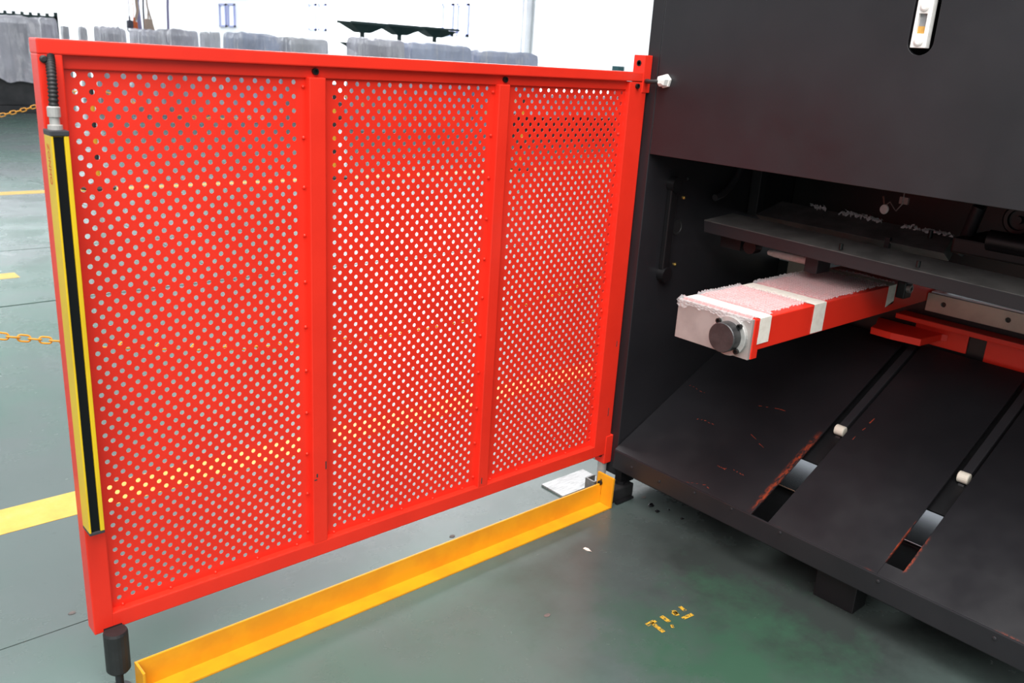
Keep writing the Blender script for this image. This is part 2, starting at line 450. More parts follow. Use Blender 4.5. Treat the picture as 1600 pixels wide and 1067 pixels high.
# scrap chute: three plates with slots between
SL = .49
def chp(u, v): return Vector((u, v, .182 + SL * u))
cn = Vector((SL, 0, -1)).normalized()
UX = .84
MB().plate([(0, -.03), (UX, -.03), (UX, -.585), (0, -.585)], [], chp, cn, .007).build('chute_plate', CHUTE, sh, .001)
MB().plate([(0, -.645), (UX, -.645), (UX, -.985), (.041, -.985), (0, -.985)], [], chp, cn, .007).build('chute_plate', CHUTE, sh, .001)
MB().plate([(0, -.985), (.041, -.985), (.041, -1.037), (UX, -1.037), (UX, -1.40), (0, -1.40)], [], chp, cn, .007).build('chute_plate', CHUTE, sh, .001)
MB().plate([(0, -1.45), (UX, -1.45), (UX, -2.6), (0, -2.6)], [], chp, cn, .007).build('chute_plate', CHUTE, sh, .001)
MB().box(-.004, .003, -2.6, -.032, .112, .1815, .003).build('chute_lip', BP, sh)
MB().box(.003, .03, -2.6, -.032, .112, .118).build('chute_lip_return', BPI, sh)
for px, py in ((987, 730), (1030, 752), (1085, 770), (1143, 795), (1219, 832), (1372, 908), (1554, 997)):
    p = at(px, py, 'x', -.004)
    MB().lathe((-.004, p.y, p.z), (-1, 0, 0), [(0, .005), (.002, .005), (.003, .003)], 10).build('lip_screw', BPG, sh)
def rail(y, x0):
    for x1, y1 in ((.80, y),):
        M = Matrix.Translation((x0, y, .182 + SL * x0 - .002)) @ Matrix.Rotation(-math.atan(SL), 4, 'Y')
        r = MB().box(.008, .47, -.014, .014, -.03, -.004, .003, M).build('chute_rail', BPG, sh)
        MB().lathe(M @ Vector((-.002, .0, -.012)), M.to_3x3() @ Vector((0, 1, 0)), [(-.016, .014), (-.014, .017), (.014, .017), (.016, .014)], 18).build('rail_roller', CREAM, sh)
        M2 = Matrix.Translation((x0, y, .182 + SL * x0 - .002))
        MB().plate([(-.005, -.03), (.03, -.03), (-.09, -.22), (-.12, -.22)], [], lambda u, v: M2 @ Vector((u, -.008, v)), (0, 1, 0), .016).build('rail_bracket', BPI, sh)
rail(-.617, .408); rail(-1.012, .402)
MB().plate([(.268, -.06), (UX, -.06), (UX, -2.55), (.268, -2.55)], [], lambda u, v: chp(u, v) + cn * .03, cn, .006).build('slot_blackout', BPI, sh)  # added dark sheet that blacks out the view through the upper slots
# stray red scratches on the chute
def pl(px, py):
    d = at(px, py, 'z', 0) - CAM
    t = (.182 + SL * CAM.x - CAM.z) / (d.z - SL * d.x); return CAM + d * t
sc = MB()
for (ax, ay), (bx, by), n in (((1077, 602), (1104, 614), 5), ((1089, 654), (1117, 662), 5), ((1121, 727), (1136, 733), 6), ((1146, 735), (1164, 741), 4),
                              ((1185, 635), (1230, 640), 4), ((1072, 754), (1112, 761), 5), ((1330, 690), (1372, 650), 3), ((1170, 676), (1196, 702), 2)):
    for q in range(n):
        t0 = q / n + random.uniform(0, .3) / n; t1 = t0 + random.uniform(.3, .8) / n
        jy = random.uniform(-1.5, 1.5)
        a = pl(ax + (bx - ax) * t0, ay + (by - ay) * t0 + jy); b = pl(ax + (bx - ax) * t1, ay + (by - ay) * t1 + jy + random.uniform(-2, 2))
        d = (b - a).normalized(); n_ = Vector((SL, 0, -1)).normalized().cross(d) * random.uniform(.0008, .0022)
        up = Vector((-SL, 0, 1)).normalized() * .0004
        sc.add([a - n_ + up, b - n_ * .4 + up, b + n_ * .4 + up, a + n_ + up], [(0, 1, 2, 3)])
o = sc.build('paint_scratch', SCRATCH, sh); o['kind'] = 'stuff'
# legs and ground pieces under the machine
m = MB(); m.box(.045, .12, -.925, -.80, 0, .188, .003); m.build('chute_leg', BPI, sh)
MB().box(-.055, .072, -.074, -.012, 0, .05, .006).build('levelling_foot', BLK, sh)
MB().lathe((.03, -.045, .05), (0, 0, 1), [(0, .018), (.012, .018), (.012, .009), (.06, .009)], 12).build('levelling_bolt', BPI, sh)
MB().box(-.03, .055, -.092, -.080, .002, .010).build('foot_shim', BPI, sh)
# back gauge beam
def bz(y): return .022 * (y + .08)
MB().add([(.27, -.085, .972), (.43, -.085, .984), (.43, -2.5, .984 + bz(-2.5)), (.27, -2.5, .972 + bz(-2.5)),
          (.27, -.09, .934), (.43, -.09, .934), (.43, -2.5, .934 + bz(-2.5)), (.27, -2.5, .934 + bz(-2.5))],
         [(0, 1, 2, 3), (4, 7, 6, 5), (0, 3, 7, 4), (1, 5, 6, 2), (0, 4, 5, 1), (3, 2, 6, 7)]).build('back_gauge_beam', BPG, sh, .002)
MB().add([(.2705, -.0855, .9722), (.43, -.0855, .9842), (.43, -2.5, .9842 + bz(-2.5)), (.2705, -2.5, .9722 + bz(-2.5)), (.2705, -.0855, .9735), (.43, -.0855, .9855), (.43, -2.5, .9855 + bz(-2.5)), (.2705, -2.5, .9735 + bz(-2.5))], [(4, 5, 6, 7), (0, 1, 5, 4), (2, 3, 7, 6), (3, 0, 4, 7), (1, 2, 6, 5), (0, 3, 2, 1)]).build('beam_lit_top', LITGREY, sh)  # thin paler sheet painting the lit top of the beam
for px, py in ((1315, 381), (1436, 408)):
    p = at(px, py, 'z', .985)
    MB().cyl((p.x, p.y, .968), (p.x, p.y, .986), .006, n=10).build('beam_stud', SCR, sh)
m = MB(); m.box(.33, .37, -.20, -.12, .885, .934); m.cyl((.33, -.235, .905), (.37, -.235, .905), .024, n=14); m.build('beam_slider', BPI, sh)
MB().box(.34, .42, -.48, -.435, .865, .935, .003).build('rod_mount', BPG, sh)
MB().lathe((.45, -.232, .876), (0, -1, 0), [(0, .004), (.004, .009), (.03, .012), (.185, .013), (.2, .013)], 16).build('table_glint', WHITEP, sh)  # white rod standing for the lit table beyond the blade gap
# upper blade holder with a sloping face
ht = [at(1180, 335, 'x', .55), at(1475, 396, 'x', .55), at(1490, 369, 'x', .70), at(1222, 314, 'x', .70)]
vs = [ht[0], ht[1], ht[2], ht[3]]
vs = vs + [v + Vector((.05, 0, -.03)) for v in vs]
MB().add(vs, [(0, 1, 2, 3), (4, 7, 6, 5), (0, 4, 5, 1), (1, 5, 6, 2), (2, 6, 7, 3), (3, 7, 4, 0)]).build('blade_holder', LITGREY, sh, .002)
MB().add([(.90, -.03, .90), (1.1, -.03, .90), (1.1, -.9, .825), (.90, -.9, .825), (.90, -2.6, .815), (1.1, -2.6, .815), (.90, -.03, 2.29), (1.1, -.03, 2.29), (1.1, -.9, 2.29), (.90, -.9, 2.29), (.90, -2.6, 2.29), (1.1, -2.6, 2.29)],
         [(0, 1, 2, 3), (3, 2, 5, 4), (6, 9, 8, 7), (9, 10, 11, 8), (0, 3, 9, 6), (3, 4, 10, 9), (1, 7, 8, 2), (2, 8, 11, 5), (0, 6, 7, 1), (4, 5, 11, 10)]).build('ram', BPI, sh)
p = at(1454, 366, 'x', .62); MB().cyl((.62, p.y, p.z - .012), (.62, p.y, p.z + .012), .007, n=10).build('holder_bolt', SCR, sh)
for px in (1388,):
    p = at(px, 378, 'x', .56); MB().box(.55, .565, p.y - .008, p.y + .008, p.z - .02, p.z + .015).build('holder_pin', BPG, sh)
# frame internals seen in the throat
st = at(1040, 290, 'y', YI); sb = at(1035, 435, 'y', YI)
m = MB(); m.box(.13, .165, YI - .02, YI, .785, 1.10, .004); m.cyl((.148, YI - .028, 1.09), (.148, YI, 1.09), .026, n=14); m.cyl((.148, YI - .028, .79), (.148, YI, .79), .026, n=14)
m.build('link_bar', BPI, sh)
MB().lathe((.205, YI, .944), (0, -1, 0), [(0, .028), (.003, .028), (.003, .022), (.001, .02)], 20).build('frame_plug', BLK, sh)
for px, py, mt in ((1057, 279, BPG), (1075, 279, BPG), (1069, 309, BRASS), (1055, 413, BRASS)):
    p = at(px, py, 'y', YI - .003); MB().lathe((p.x, YI, p.z), (0, -1, 0), [(0, .006), (.004, .006), (.007, .002)], 8).build('frame_screw', mt, sh)
pts = [at(1157, 262, 'y', -.06), at(1152, 275, 'y', -.06), at(1141, 292, 'y', -.06), at(1128, 304, 'y', -.06), at(1117, 309, 'y', -.06)]
MB().tube(pts, .012, 8).build('curved_arm', BPG, sh)
p = at(1188, 270, 'y', -.05); q = at(1181, 335, 'y', -.05)
MB().box(p.x - .02, p.x + .02, -.07, -.03, .96, 1.19, .003).build('guide_bar', BPG, sh)
p = at(1531, 322, 'x', .56); q = at(1500, 395, 'x', .60)
MB().tube([p, (p + q) / 2, q], .022, 4).build('cylinder_brace', BPG, sh)
p = at(1592, 344, 'x', .60)
MB().lathe(p, (-1, 0, 0), [(-.15, .045), (0, .045), (.004, .040), (.004, .03), (-.006, .028), (-.006, .012), (.01, .011)], 24).build('cylinder_cap', BPI, sh)
m = MB(); m.box(.5, .75, -1.35, -.80, .985, 1.03, .006); m.cyl((.5, -.9, 1.04), (.5, -1.3, 1.04), .03); m.build('hose_block', BPI, sh)

# added mirror sheet under the chute, standing for lit floor beyond
tr = MB(); tr.box(.575, .95, -1.35, -.15, 0.0, .014, .002)
MB().box(.30, .57, -2.55, -.06, 0.0, .006).build('shade_sheet', BPI, sh)  # dark sheet over the floor, standing for shade under the chute
tag(tr.build('floor_reflector', REFLECT), 'added flat steel reflector standing for lit floor seen through the chute slots', 'tray')

# ------------------------------------------------------------------ red support arm
XE, AY0, AY1, AZ0, AZ1 = -.19, -.62, -.372, .745, .832
arm = thing('support_arm', (.3, -.5, .745), 'red box beam sheet support sticking out of the black machine throat', 'beam')
MB().box(XE, 1.03, AY0, AY1, AZ0, AZ1, .002).build('beam_body', RED, arm)
MB().box(XE, XE + .028, AY0, AY1, .722, AZ0 + .002, .001).build('end_flange', RED, arm)
MB().box(XE - .01, XE, AY0 + .003, AY1, .721, AZ1 + .001, .001).build('end_plate', simple('unpainted_end_plate', (.40, .36, .345), (.34, .305, .29), .5, 14, metal=.25), arm)
cc = at(1141, 528, 'x', XE - .01); cy, cz = cc.y, .775
hubp = thing  # noqa
fl = MB().lathe((XE - .01, cy, cz), (-1, 0, 0), [(0, .0545), (.011, .0545), (.012, .053)], 36).build('bearing_flange', STEEL, arm)
MB().lathe((XE - .022, cy, cz), (-1, 0, 0), [(0, .041), (.03, .041), (.032, .039)], 32).build('bearing_cap', simple('dark_turned_steel', (.06, .06, .062), (.08, .08, .082), .38, 40, metal=.6), arm)
for sy, sz in ((1, 1), (-1, 1), (1, -1), (-1, -1)):
    MB().lathe((XE - .021, cy + sy * .0335, cz + sz * .0345), (-1, 0, 0), [(0, .0075), (.009, .0075), (.009, .004), (.004, .004)], 12).build('cap_screw', SCR, arm)
MB().box(.605, .655, AY0 - .03, AY0, .79, .845, .004).build('clamp_block', BPI, arm)
MB().lathe((.62, AY0 - .03, .825), (0, -1, 0), [(0, .014), (.012, .014), (.012, .007), (.004, .007)], 14).build('clamp_bolt', STEELD, arm)
MB().cyl((.15, AY1 + .02, .80), (.15, AY1, .80), .012, n=12).build('side_boss', RED, arm)
# bubble wrap lying on it
nx, ny = 300, 92; L0, L1 = XE - .026, .605; pb = .0135
vs = []; fs = []
def edge_j(x, s): return .006 * noise.noise(Vector((x * 30, s, 0))) + .004 * noise.noise(Vector((x * 90, s, 3)))
for i in range(nx + 1):
    x = L0 + (L1 - L0) * i / nx
    ya = AY0 + .008 + edge_j(x, 1) + (.012 if .1 > x > -.1 else 0); yb = AY1 + .003 + edge_j(x, 5)
    for j in range(ny + 1):
        y = ya + (yb - ya) * j / ny
        r = round(y / (pb * .866)); xx = x + (pb / 2 if r % 2 else 0)
        dx = (xx / pb - round(xx / pb)) * pb; dy = y - r * pb * .866
        q = max(0, 1 - (dx * dx + dy * dy) / ((.0062 ** 2)))
        z = AZ1 + .0015 + .0058 * math.sqrt(q) + .003 * (noise.noise(Vector((x * 14, y * 14, 0))) + .6)
        if j in (ny - 1, ny): z += .004 * random.random()
        for ta, tb in ((-.172, -.118), (.098, .168), (.548, .60)):
            if ta - .004 < x < tb + .004: z = AZ1 + .0015
        px3 = x
        if x < XE:                                           # the loose end folds down over the end plate
            k_ = max(.12, .55 + 1.1 * noise.noise(Vector((y * 22, 7, 0))) - 3.2 * max(0, abs(y + .47) - .09))
            z = AZ1 + .002 - (XE - x) * k_; px3 = XE - .0122 - .0022 * math.sqrt(q) - .002 * random.random()
        vs.append((px3, y, z))
for i in range(nx):
    for j in range(ny): a = i * (ny + 1) + j; fs.append((a, a + 1, a + ny + 2, a + ny + 1))
bw = MB().add(vs, fs, True).build('bubble_wrap', BUB)
tag(bw, 'clear bubble wrap sheet laid along the top of the red beam', 'packaging')
def tape(x0, x1, zlow, label, jag=0.0):
    m = MB(); e = .0022; n = 14; vs = []
    path = [(AY1 + .0006, AZ1 - .02), (AY1 + .0008, AZ1 + e), (AY0 - e * .5, AZ1 + e), (AY0 - .0012, AZ1 - .004), (AY0 - .0012, zlow)]
    full = []
    for (ya, za), (yb, zb_) in zip(path, path[1:]):
        for k in range(n): full.append((ya + (yb - ya) * k / n, za + (zb_ - za) * k / n))
    full.append(path[-1])
    for i, (y, z) in enumerate(full):
        w = .0012 * noise.noise(Vector((i * .3, x0 * 9, 0)))
        top = AY0 < y < AY1 and z > AZ1
        dz = .0016 * (noise.noise(Vector((i * .7, x0 * 30, 2))) + .3) if top else 0
        j = jag if i == len(full) - 1 else 0
        vs += [(x0 + w, y, z + dz - j * .3), (x1 + w, y, z + dz + j)]
    fs = [(2 * i, 2 * i + 1, 2 * i + 3, 2 * i + 2) for i in range(len(full) - 1)]
    o = m.add(vs, fs).build('masking_tape', TAPE)
    md = o.modifiers.new('thick', 'SOLIDIFY'); md.thickness = .0004; md.offset = 1
    tag(o, label, 'tape', 'tape strips on the red beam')
tape(-.172, -.118, .762, 'white tape strip across the red beam nearest its silver end plate')
tape(.100, .166, .748, 'white tape strip across the middle of the bubble wrap on the red beam')
tape(.548, .600, .768, 'white torn tape strip on the red beam beside the black clamp bolt', .012)

# ------------------------------------------------------------------ sight gauge, gland, paper tag, fibre
g = thing('oil_level_gauge', (.02, yc, 1.53), 'white oil sight gauge with amber fluid in a slotted hole of the black cover', 'gauge')
gy0, gy1 = yc - .0165, yc + .0215
MB().plate([(gy0, 1.531), (gy0, 1.640), (gy1, 1.640), (gy1, 1.531)], [[(gy0 + .010, 1.563), (gy0 + .010, 1.608), (gy1 - .008, 1.608), (gy1 - .008, 1.563)]],
           lambda u, v: Vector((.012, u, v)), (1, 0, 0), .02).build('gauge_body', WHITEP, g, .001)
MB().box(.022, .03, gy0 + .008, gy1 - .006, 1.579, 1.610).build('sight_glass', simple('grey_sight_glass', (.30, .30, .31), (.24, .24, .25), .15, 60), g)
MB().box(.020, .03, gy0 + .008, gy1 - .006, 1.561, 1.580).build('oil', AMBER, g)
for z in (1.546, 1.624):
    MB().lathe((.012, (gy0 + gy1) / 2, z), (-1, 0, 0), [(0, .011), (.003, .011), (.005, .007)], 18).build('gauge_screw', WHITEP, g)
MB().box(.03, .102, gy0 + .004, gy1 - .004, 1.535, 1.636).build('gauge_stem', BPI, g)

gl = thing('cable_gland', (.018, -.063, 1.411), 'white hexagonal cable gland on black cover beside the gate top corner', 'gland')
MB().lathe((.018, -.064, 1.411), (-1, 0, 0), [(0, .021), (.008, .021), (.009, .018), (.026, .017), (.034, .009)], 6).build('gland_nut', WHITEP, gl)
MB().tube([(.0, -.064, 1.411), (-.012, -.056, 1.409), (-.016, -.04, 1.407), (-.014, -.02, 1.406), (-.004, -.004, 1.407), (.01, .0005, 1.408)], .0065, 10).build('cable', BLK, gl)

p = at(1383, 327, 'x', .62); q = at(1411, 313, 'x', .62)
tg = thing('inspection_tag', (p.x, p.y, p.z), 'small round white tag hanging on a wire in the dark machine throat', 'tag')
MB().lathe(p, (-1, .2, .1), [(0, .014), (.004, .016), (.008, .014), (.009, .006)], 20).build('tag_disc', WHITEP, tg)
MB().box(q.x, q.x + .01, q.y - .016, q.y + .012, q.z - .012, q.z + .010).build('tag_clip', simple('pinkish_clip', (.30, .22, .21), None, .6), tg)
MB().tube([p + Vector((0, 0, .014)), p + Vector((0, -.012, .026)), p + Vector((0, -.028, .008)), p + Vector((0, -.036, .0)), q + Vector((0, .0, -.012)), q + Vector((0, 0, .02)), q + Vector((.05, 0, .12))], .0022, 6).build('tag_wire', STEELD, tg)
MB().tube([p + Vector((0, .006, .016)), p + Vector((0, .010, .03)), p + Vector((0, .014, .04))], .003, 6).build('tag_lead', simple('rust_lead', (.2, .08, .06), None, .6), tg)

m = MB(); a0 = at(1270, 322, 'x', .694) + Vector((0, 0, .006)); a1 = at(1491, 369, 'x', .694) + Vector((0, 0, .004))
for k in range(240):
    t = random.random(); pz = a0.lerp(a1, t)
    if noise.noise(Vector((t * 9, 1.3, 0))) + t * .35 < -.02: continue
    pz = pz + Vector((random.uniform(-.006, .004), random.uniform(-.006, .006), random.uniform(-.004, .002)))
    e = pz + Vector((random.uniform(-.016, .0), random.uniform(-.012, .012), random.uniform(-.012, .006)))
    d = Vector((.001, .0018, .0012)) * random.uniform(1, 2.6)
    m.add([pz - d, pz + d, e + d, e - d], [(0, 1, 2, 3)])
o = m.build('frayed_strip', ROPE); tag(o, 'crinkled white frayed strip along the edge of the dark blade holder', 'strip', kind='stuff')

# ================================================================== red safety gate
gt = thing('safety_gate', (0, .02, .13), 'red swing gate of perforated sheet hinged to the black machine', 'gate')
ZB, ZT, XL, XR = .155, 1.432, -1.705, .006
GD = .045
def gbox(n, *a, c=.0025): return MB().box(*a, c).build(n, RED, gt)
gbox('stile', XL, -1.662, 0, GD, ZB, 1.405)
gbox('stile', -.072, XR, 0, GD, ZB, 1.403)
gbox('bottom_rail', -1.664, -.070, 0.0, GD, ZB, .196)
gbox('top_rail', XL, XR, -.001, GD + .004, 1.4045, ZT, c=.003)
gbox('head_strip', -1.664, -.070, .014, GD, 1.379, 1.406)
gbox('mullion', -1.152, -1.110, 0, GD - .01, .194, 1.381)
gbox('mullion', -.590, -.552, 0, GD - .01, .194, 1.381)
P = .03067; RH = .01555; NR = 75; HR = .0054; SY = .0205; ST = .0015
def perforated(x0, xa, xb):
    """sheet from xa to xb, holes of row 0 start at x0; bricks of sheet, each with one round hole"""
    v = []; f = []
    za = 1.369 + RH / 2; zl = 1.369 - RH * (NR - .5)
    def quad(a, b, c, d, y): 
        o = len(v); v.extend([(a, y, c), (b, y, c), (b, y, d), (a, y, d)]); f.append((o, o + 1, o + 2, o + 3))
    NS = 12
    cs = [(math.cos(2 * math.pi * (k + .5) / NS), math.sin(2 * math.pi * (k + .5) / NS)) for k in range(NS)]
    for r in range(NR):
        z = 1.369 - RH * r; odd = r % 2; n = 15 if odd else 16
        s0 = x0 + (P / 2 if odd else 0)
        for y in (SY, SY + ST):
            quad(xa, s0 - P / 2, z - RH / 2, z + RH / 2, y); quad(s0 + (n - .5) * P, xb, z - RH / 2, z + RH / 2, y)
        for k in range(n):
            cx = s0 + k * P; o = len(v)
            hx, hz = P / 2, RH / 2
            for y in (SY, SY + ST):
                for c, s_ in cs: v.append((cx + HR * c, y, z + HR * s_))
                for c, s_ in cs:
                    t = min(hx / abs(c) if abs(c) > 1e-6 else 9, hz / abs(s_) if abs(s_) > 1e-6 else 9)
                    v.append((cx + t * c, y, z + t * s_))
                for sx, sz in ((1, 1), (-1, 1), (-1, -1), (1, -1)): v.append((cx + sx * hx, y, z + sz * hz))
            N2 = 2 * NS + 4
            for k2 in range(NS):
                k3 = (k2 + 1) % NS
                f.append((o + k2, o + k3, o + NS + k3, o + NS + k2)); f.append((o + N2 + k2, o + N2 + NS + k2, o + N2 + NS + k3, o + N2 + k3))
                f.append((o + k2, o + N2 + k2, o + N2 + k3, o + k3))
                # corner triangles where the ray target jumps from a side to top/bottom
                p1, p2 = v[o + NS + k2], v[o + NS + k3]
                if abs(p1[0] - p2[0]) > 1e-6 and abs(p1[2] - p2[2]) > 1e-6:
                    ci = {(True, True): 0, (False, True): 1, (False, False): 2, (True, False): 3}[((p1[0] + p2[0]) / 2 > cx, (p1[2] + p2[2]) / 2 > z)]
                    f.append((o + NS + k2, o + NS + k3, o + 2 * NS + ci)); f.append((o + N2 + NS + k2, o + N2 + 2 * NS + ci, o + N2 + NS + k3))
    for y in (SY, SY + ST):
        quad(xa, xb, za, 1.392, y); quad(xa, xb, .180, zl, y)
    me = bpy.data.meshes.new('perforated_panel'); me.from_pydata(v, [], f); me.materials.append(RED)
    o = bpy.data.objects.new('perforated_panel', me); COL.objects.link(o); par(o, gt)
    return o
perforated(-1.640, -1.664, -1.150); perforated(-1.076, -1.112, -.588); perforated(-.512, -.554, -.070)
rv = bpy.data.meshes.new('rivet')
bm = bmesh.new(); bmesh.ops.create_uvsphere(bm, u_segments=8, v_segments=6, radius=.0042); bm.to_mesh(rv); bm.free(); rv.materials.append(RED)
def rivet(x, z):
    o = bpy.data.objects.new('rivet', rv); COL.objects.link(o); o.location = (x, SY - .001, z); par(o, gt)
for k in range(10):
    z = 1.247 - .1135 * k + .0
    if z < .21: continue
    rivet(-1.158, z); rivet(-.596, z + .0); rivet(-.080, z)
rivet(-1.158, 1.36); rivet(-.596, 1.36)
x = -1.634
while x < -.1:
    if not (-1.16 < x < -1.10 or -.6 < x < -.54): rivet(x, .199)
    x += .1108
for x in (-1.131, -.562, -.040):
    MB().lathe((x, .014 if x < -.1 else 0.0, 1.3935 if x < -.1 else 1.391), (0, -1, 0), [(-.004, .0075), (.007, .0075), (.007, .004), (.003, .004)], 14).build('socket_screw', SCR, gt)
sm = MB()
for x, z, w, h in ((-1.142, .388, .004, .010), (-1.116, .405, .003, .022), (-1.148, .380, .008, .003), (-.578, .205, .003, .020), (-.020, .30, .003, .03), (-.012, .55, .003, .02)):
    sm.box(x, x + w, -.0004, .0004, z, z + h)
o = sm.build('scuff_mark', JOINT, gt); o['kind'] = 'stuff'
def hinge(z0, z1, zh):
    b = gbox('hinge_block', -.016, .019, -.002, .043, z0, z1, c=.002)
    o = MB().lathe((-.016, .02, zh), (-1, 0, 0), [(0, .009), (.002, .009), (.002, .006), (.0, .006)], 14).build('hinge_hole', SCR, b)
    o.matrix_parent_inverse = Matrix.Translation(-Vector((0, .02, .13)))
    o.matrix_parent_inverse = Matrix.Identity(4)
hinge(1.372, 1.482, 1.458); hinge(.118, .222, .147)
MB().cyl((.003, .0225, .0), (.003, .0225, .118), .016, n=16).build('hinge_pin', STEEL, gt)
MB().cyl((.006, .022, 1.355), (.006, .022, 1.372), .010, n=14).build('hinge_pin', STEEL, gt)
# black foot under the free end
px_ = -1.666
MB().lathe((px_, -.018, .055), (0, 0, 1), [(0, .022), (.006, .0265), (.102, .0265), (.108, .024)], 22).build('foot_bumper', BLK, gt)
MB().lathe((px_, -.018, 0.0), (0, 0, 1), [(0, .026), (.006, .026), (.008, .009), (.058, .009)], 18).build('foot_rod', BPG, gt)
MB().box(px_ - .02, px_ + .02, -.004, .02, .156, .164).build('foot_bracket', BPI, gt)

# ------------------------------------------------------------------ light curtain on the gate
lc = thing('light_curtain', (-1.692, -.02, .44), 'yellow and black light curtain bar fixed upright on left gate edge', 'sensor')
x0, x1, y0, z0, z1 = -1.7075, -1.6765, -.047, .437, 1.262
m = MB()
m.box(x0, x0 + .004, y0, -.0012, z0, z1); m.box(x1 - .0085, x1, y0, -.0012, z0, z1)
m.box(x0 + .004, x1 - .0085, y0 + .007, -.0012, z0, z1)
m.build('housing', LCY, lc, .0012)
MB().box(x0 + .0042, x1 - .0087, y0 + .0045, y0 + .0068, z0 + .002, z1 - .002).build('lens_strip', BLKG, lc)
MB().box(x0 - .001, x1 + .001, y0 - .001, -.001, z1, z1 + .010, .002).build('end_cap', CAPG, lc)
MB().box(x0, x1, y0, -.001, z0 - .006, z0, .001).build('end_cap', CAPG, lc)
MB().lathe((-1.692, -.022, z1 + .010), (0, 0, 1), [(0, .013), (.008, .013), (.009, .009), (.022, .009), (.023, .0115), (.040, .0115), (.042, .009)], 18).build('connector', STEEL, lc)
pts = []
ctrl = [Vector((-1.692, -.022, 1.300)), Vector((-1.690, -.021, 1.335)), Vector((-1.688, -.015, 1.368)), Vector((-1.684, .0, 1.392)), Vector((-1.682, .006, 1.403))]
for i in range(len(ctrl) - 1):
    p0 = ctrl[max(i - 1, 0)]; p1 = ctrl[i]; p2 = ctrl[i + 1]; p3 = ctrl[min(i + 2, len(ctrl) - 1)]
    for k in range(20):
        t = k / 20
        pts.append(.5 * ((2 * p1) + (p2 - p0) * t + (2 * p0 - 5 * p1 + 4 * p2 - p3) * t * t + (3 * p1 - p0 - 3 * p2 + p3) * t ** 3))
MB().tube(pts, .007, 12, rf=lambda i: .0090 if (i // 2) % 2 else .0076).build('conduit', BLK, lc)
MB().lathe((-1.6955, .0, 1.396), (0, -1, 0), [(-.002, .007), (.004, .007), (.006, .004)], 12).build('grommet', BLK, lc)
fc = bpy.data.curves.new('lettering', 'FONT'); fc.body = 'ZONHO'; fc.size = .020; fc.extrude = .0001; fc.space_character = 1.02; fc.align_x = 'LEFT'
fc.materials.append(LCTEXT)
fo = bpy.data.objects.new('lettering', fc); COL.objects.link(fo)
Mx = Matrix(((0, 0, -1, x0 - .0004), (0, -1, 0, -.0165), (-1, 0, 0, 1.247), (0, 0, 0, 1)))
dg = bpy.context.evaluated_depsgraph_get(); tm = bpy.data.meshes.new_from_object(fo.evaluated_get(dg)); bpy.data.objects.remove(fo)
tm.name = 'lettering'; fo = bpy.data.objects.new('lettering', tm); COL.objects.link(fo)
fo.parent = lc; fo.matrix_parent_inverse = Matrix.Translation(-Vector(lc.location)); fo.matrix_basis = Mx

# ------------------------------------------------------------------ yellow angle bar on the floor
an = thing('toe_guard', (-.85, -.06, 0), 'yellow angle iron bar lying on the floor under the red gate', 'angle bar')
ax0 = -1.632
MB().box(ax0, -.070, -.0945, -.040, 0.0, .006, .001).build('foot_flange', YEL, an)
MB().box(ax0, -.070, -.046, -.040, .0, .078, .001).build('upright_flange', YEL, an)
MB().box(ax0 - .006, ax0, -.0945, -.040, 0.0, .078, .001).build('end_cap', YEL, an)
so = [(-.038, .030), (-.038, .092), (-.046, .092), (-.046, .030)]
MB().plate([(-.022, .004), (-.096, .002), (-.098, .114), (-.024, .114)], [so], lambda u, v: Vector((-.070, u, v)), (1, 0, 0), .008).build('mounting_plate', YEL, an, .001)
MB().lathe((-.070, -.042, .079), (-1, 0, 0), [(-.01, .004), (0, .004), (0, .0085), (.008, .0085), (.009, .006)], 12).build('mounting_bolt', SCR, an)

tag(MB().box(-.147, .066, .058, .167, .0, .007, .001).build('steel_plate', PLATE), 'scuffed bare steel plate lying on the floor behind the yellow bar end', 'plate')
cb = MB(); cb.box(-.066, -.060, -.010, .034, .007, .066); cb.box(-.060, -.020, .028, .034, .007, .066); cb.box(-.060, -.020, -.010, -.004, .007, .066)
tag(cb.build('channel_bracket', STEELD, None, .001), 'short grey steel channel standing behind the end of yellow bar', 'bracket')
# wood chip and black crumbs on the floor
p = at(918, 860, 'z', 0)
m = MB(); m.add([(p.x - .004, p.y + .016, .001), (p.x + .003, p.y + .014, .004), (p.x + .004, p.y - .016, .001), (p.x - .001, p.y - .014, .005), (p.x + .004, p.y, .006), (p.x - .003, p.y, .0)],
               [(0, 1, 4), (4, 3, 2), (0, 4, 5), (5, 4, 2), (0, 5, 3), (5, 2, 3), (1, 0, 3), (1, 3, 4)])
tag(m.build('wood_chip', simple('pale_wood', (.8, .68, .6), None, .7)), 'tiny pale chip lying alone on the dark floor', 'chip')
lb = [(1017, 791, .011, 'big black crumb of dirt on the floor under the chute lip'), (1027, 800, .008, 'middle black crumb on the floor just right of the big one'),
      (1045, 797, .005, 'small flat black crumb farthest right under the chute lip'), (1066, 811, .006, 'black crumb nearest the chute shade under the lip')]
for px, py, r, l in lb:
    p = at(px, py, 'z', 0); bm = bmesh.new(); bmesh.ops.create_icosphere(bm, subdivisions=2, radius=r)
    for v in bm.verts:
        v.co *= 1 + .5 * noise.noise(v.co * 140 + Vector((px, 0, 0))); v.co.z *= .5
    zmin = min(v.co.z for v in bm.verts)
    for v in bm.verts: v.co += Vector((p.x, p.y, -zmin))
    me = bpy.data.meshes.new('dirt_crumb'); bm.to_mesh(me); bm.free(); me.materials.append(BLKG)
    o = bpy.data.objects.new('dirt_crumb', me); COL.objects.link(o); tag(o, l, 'debris', 'black crumbs on the floor')

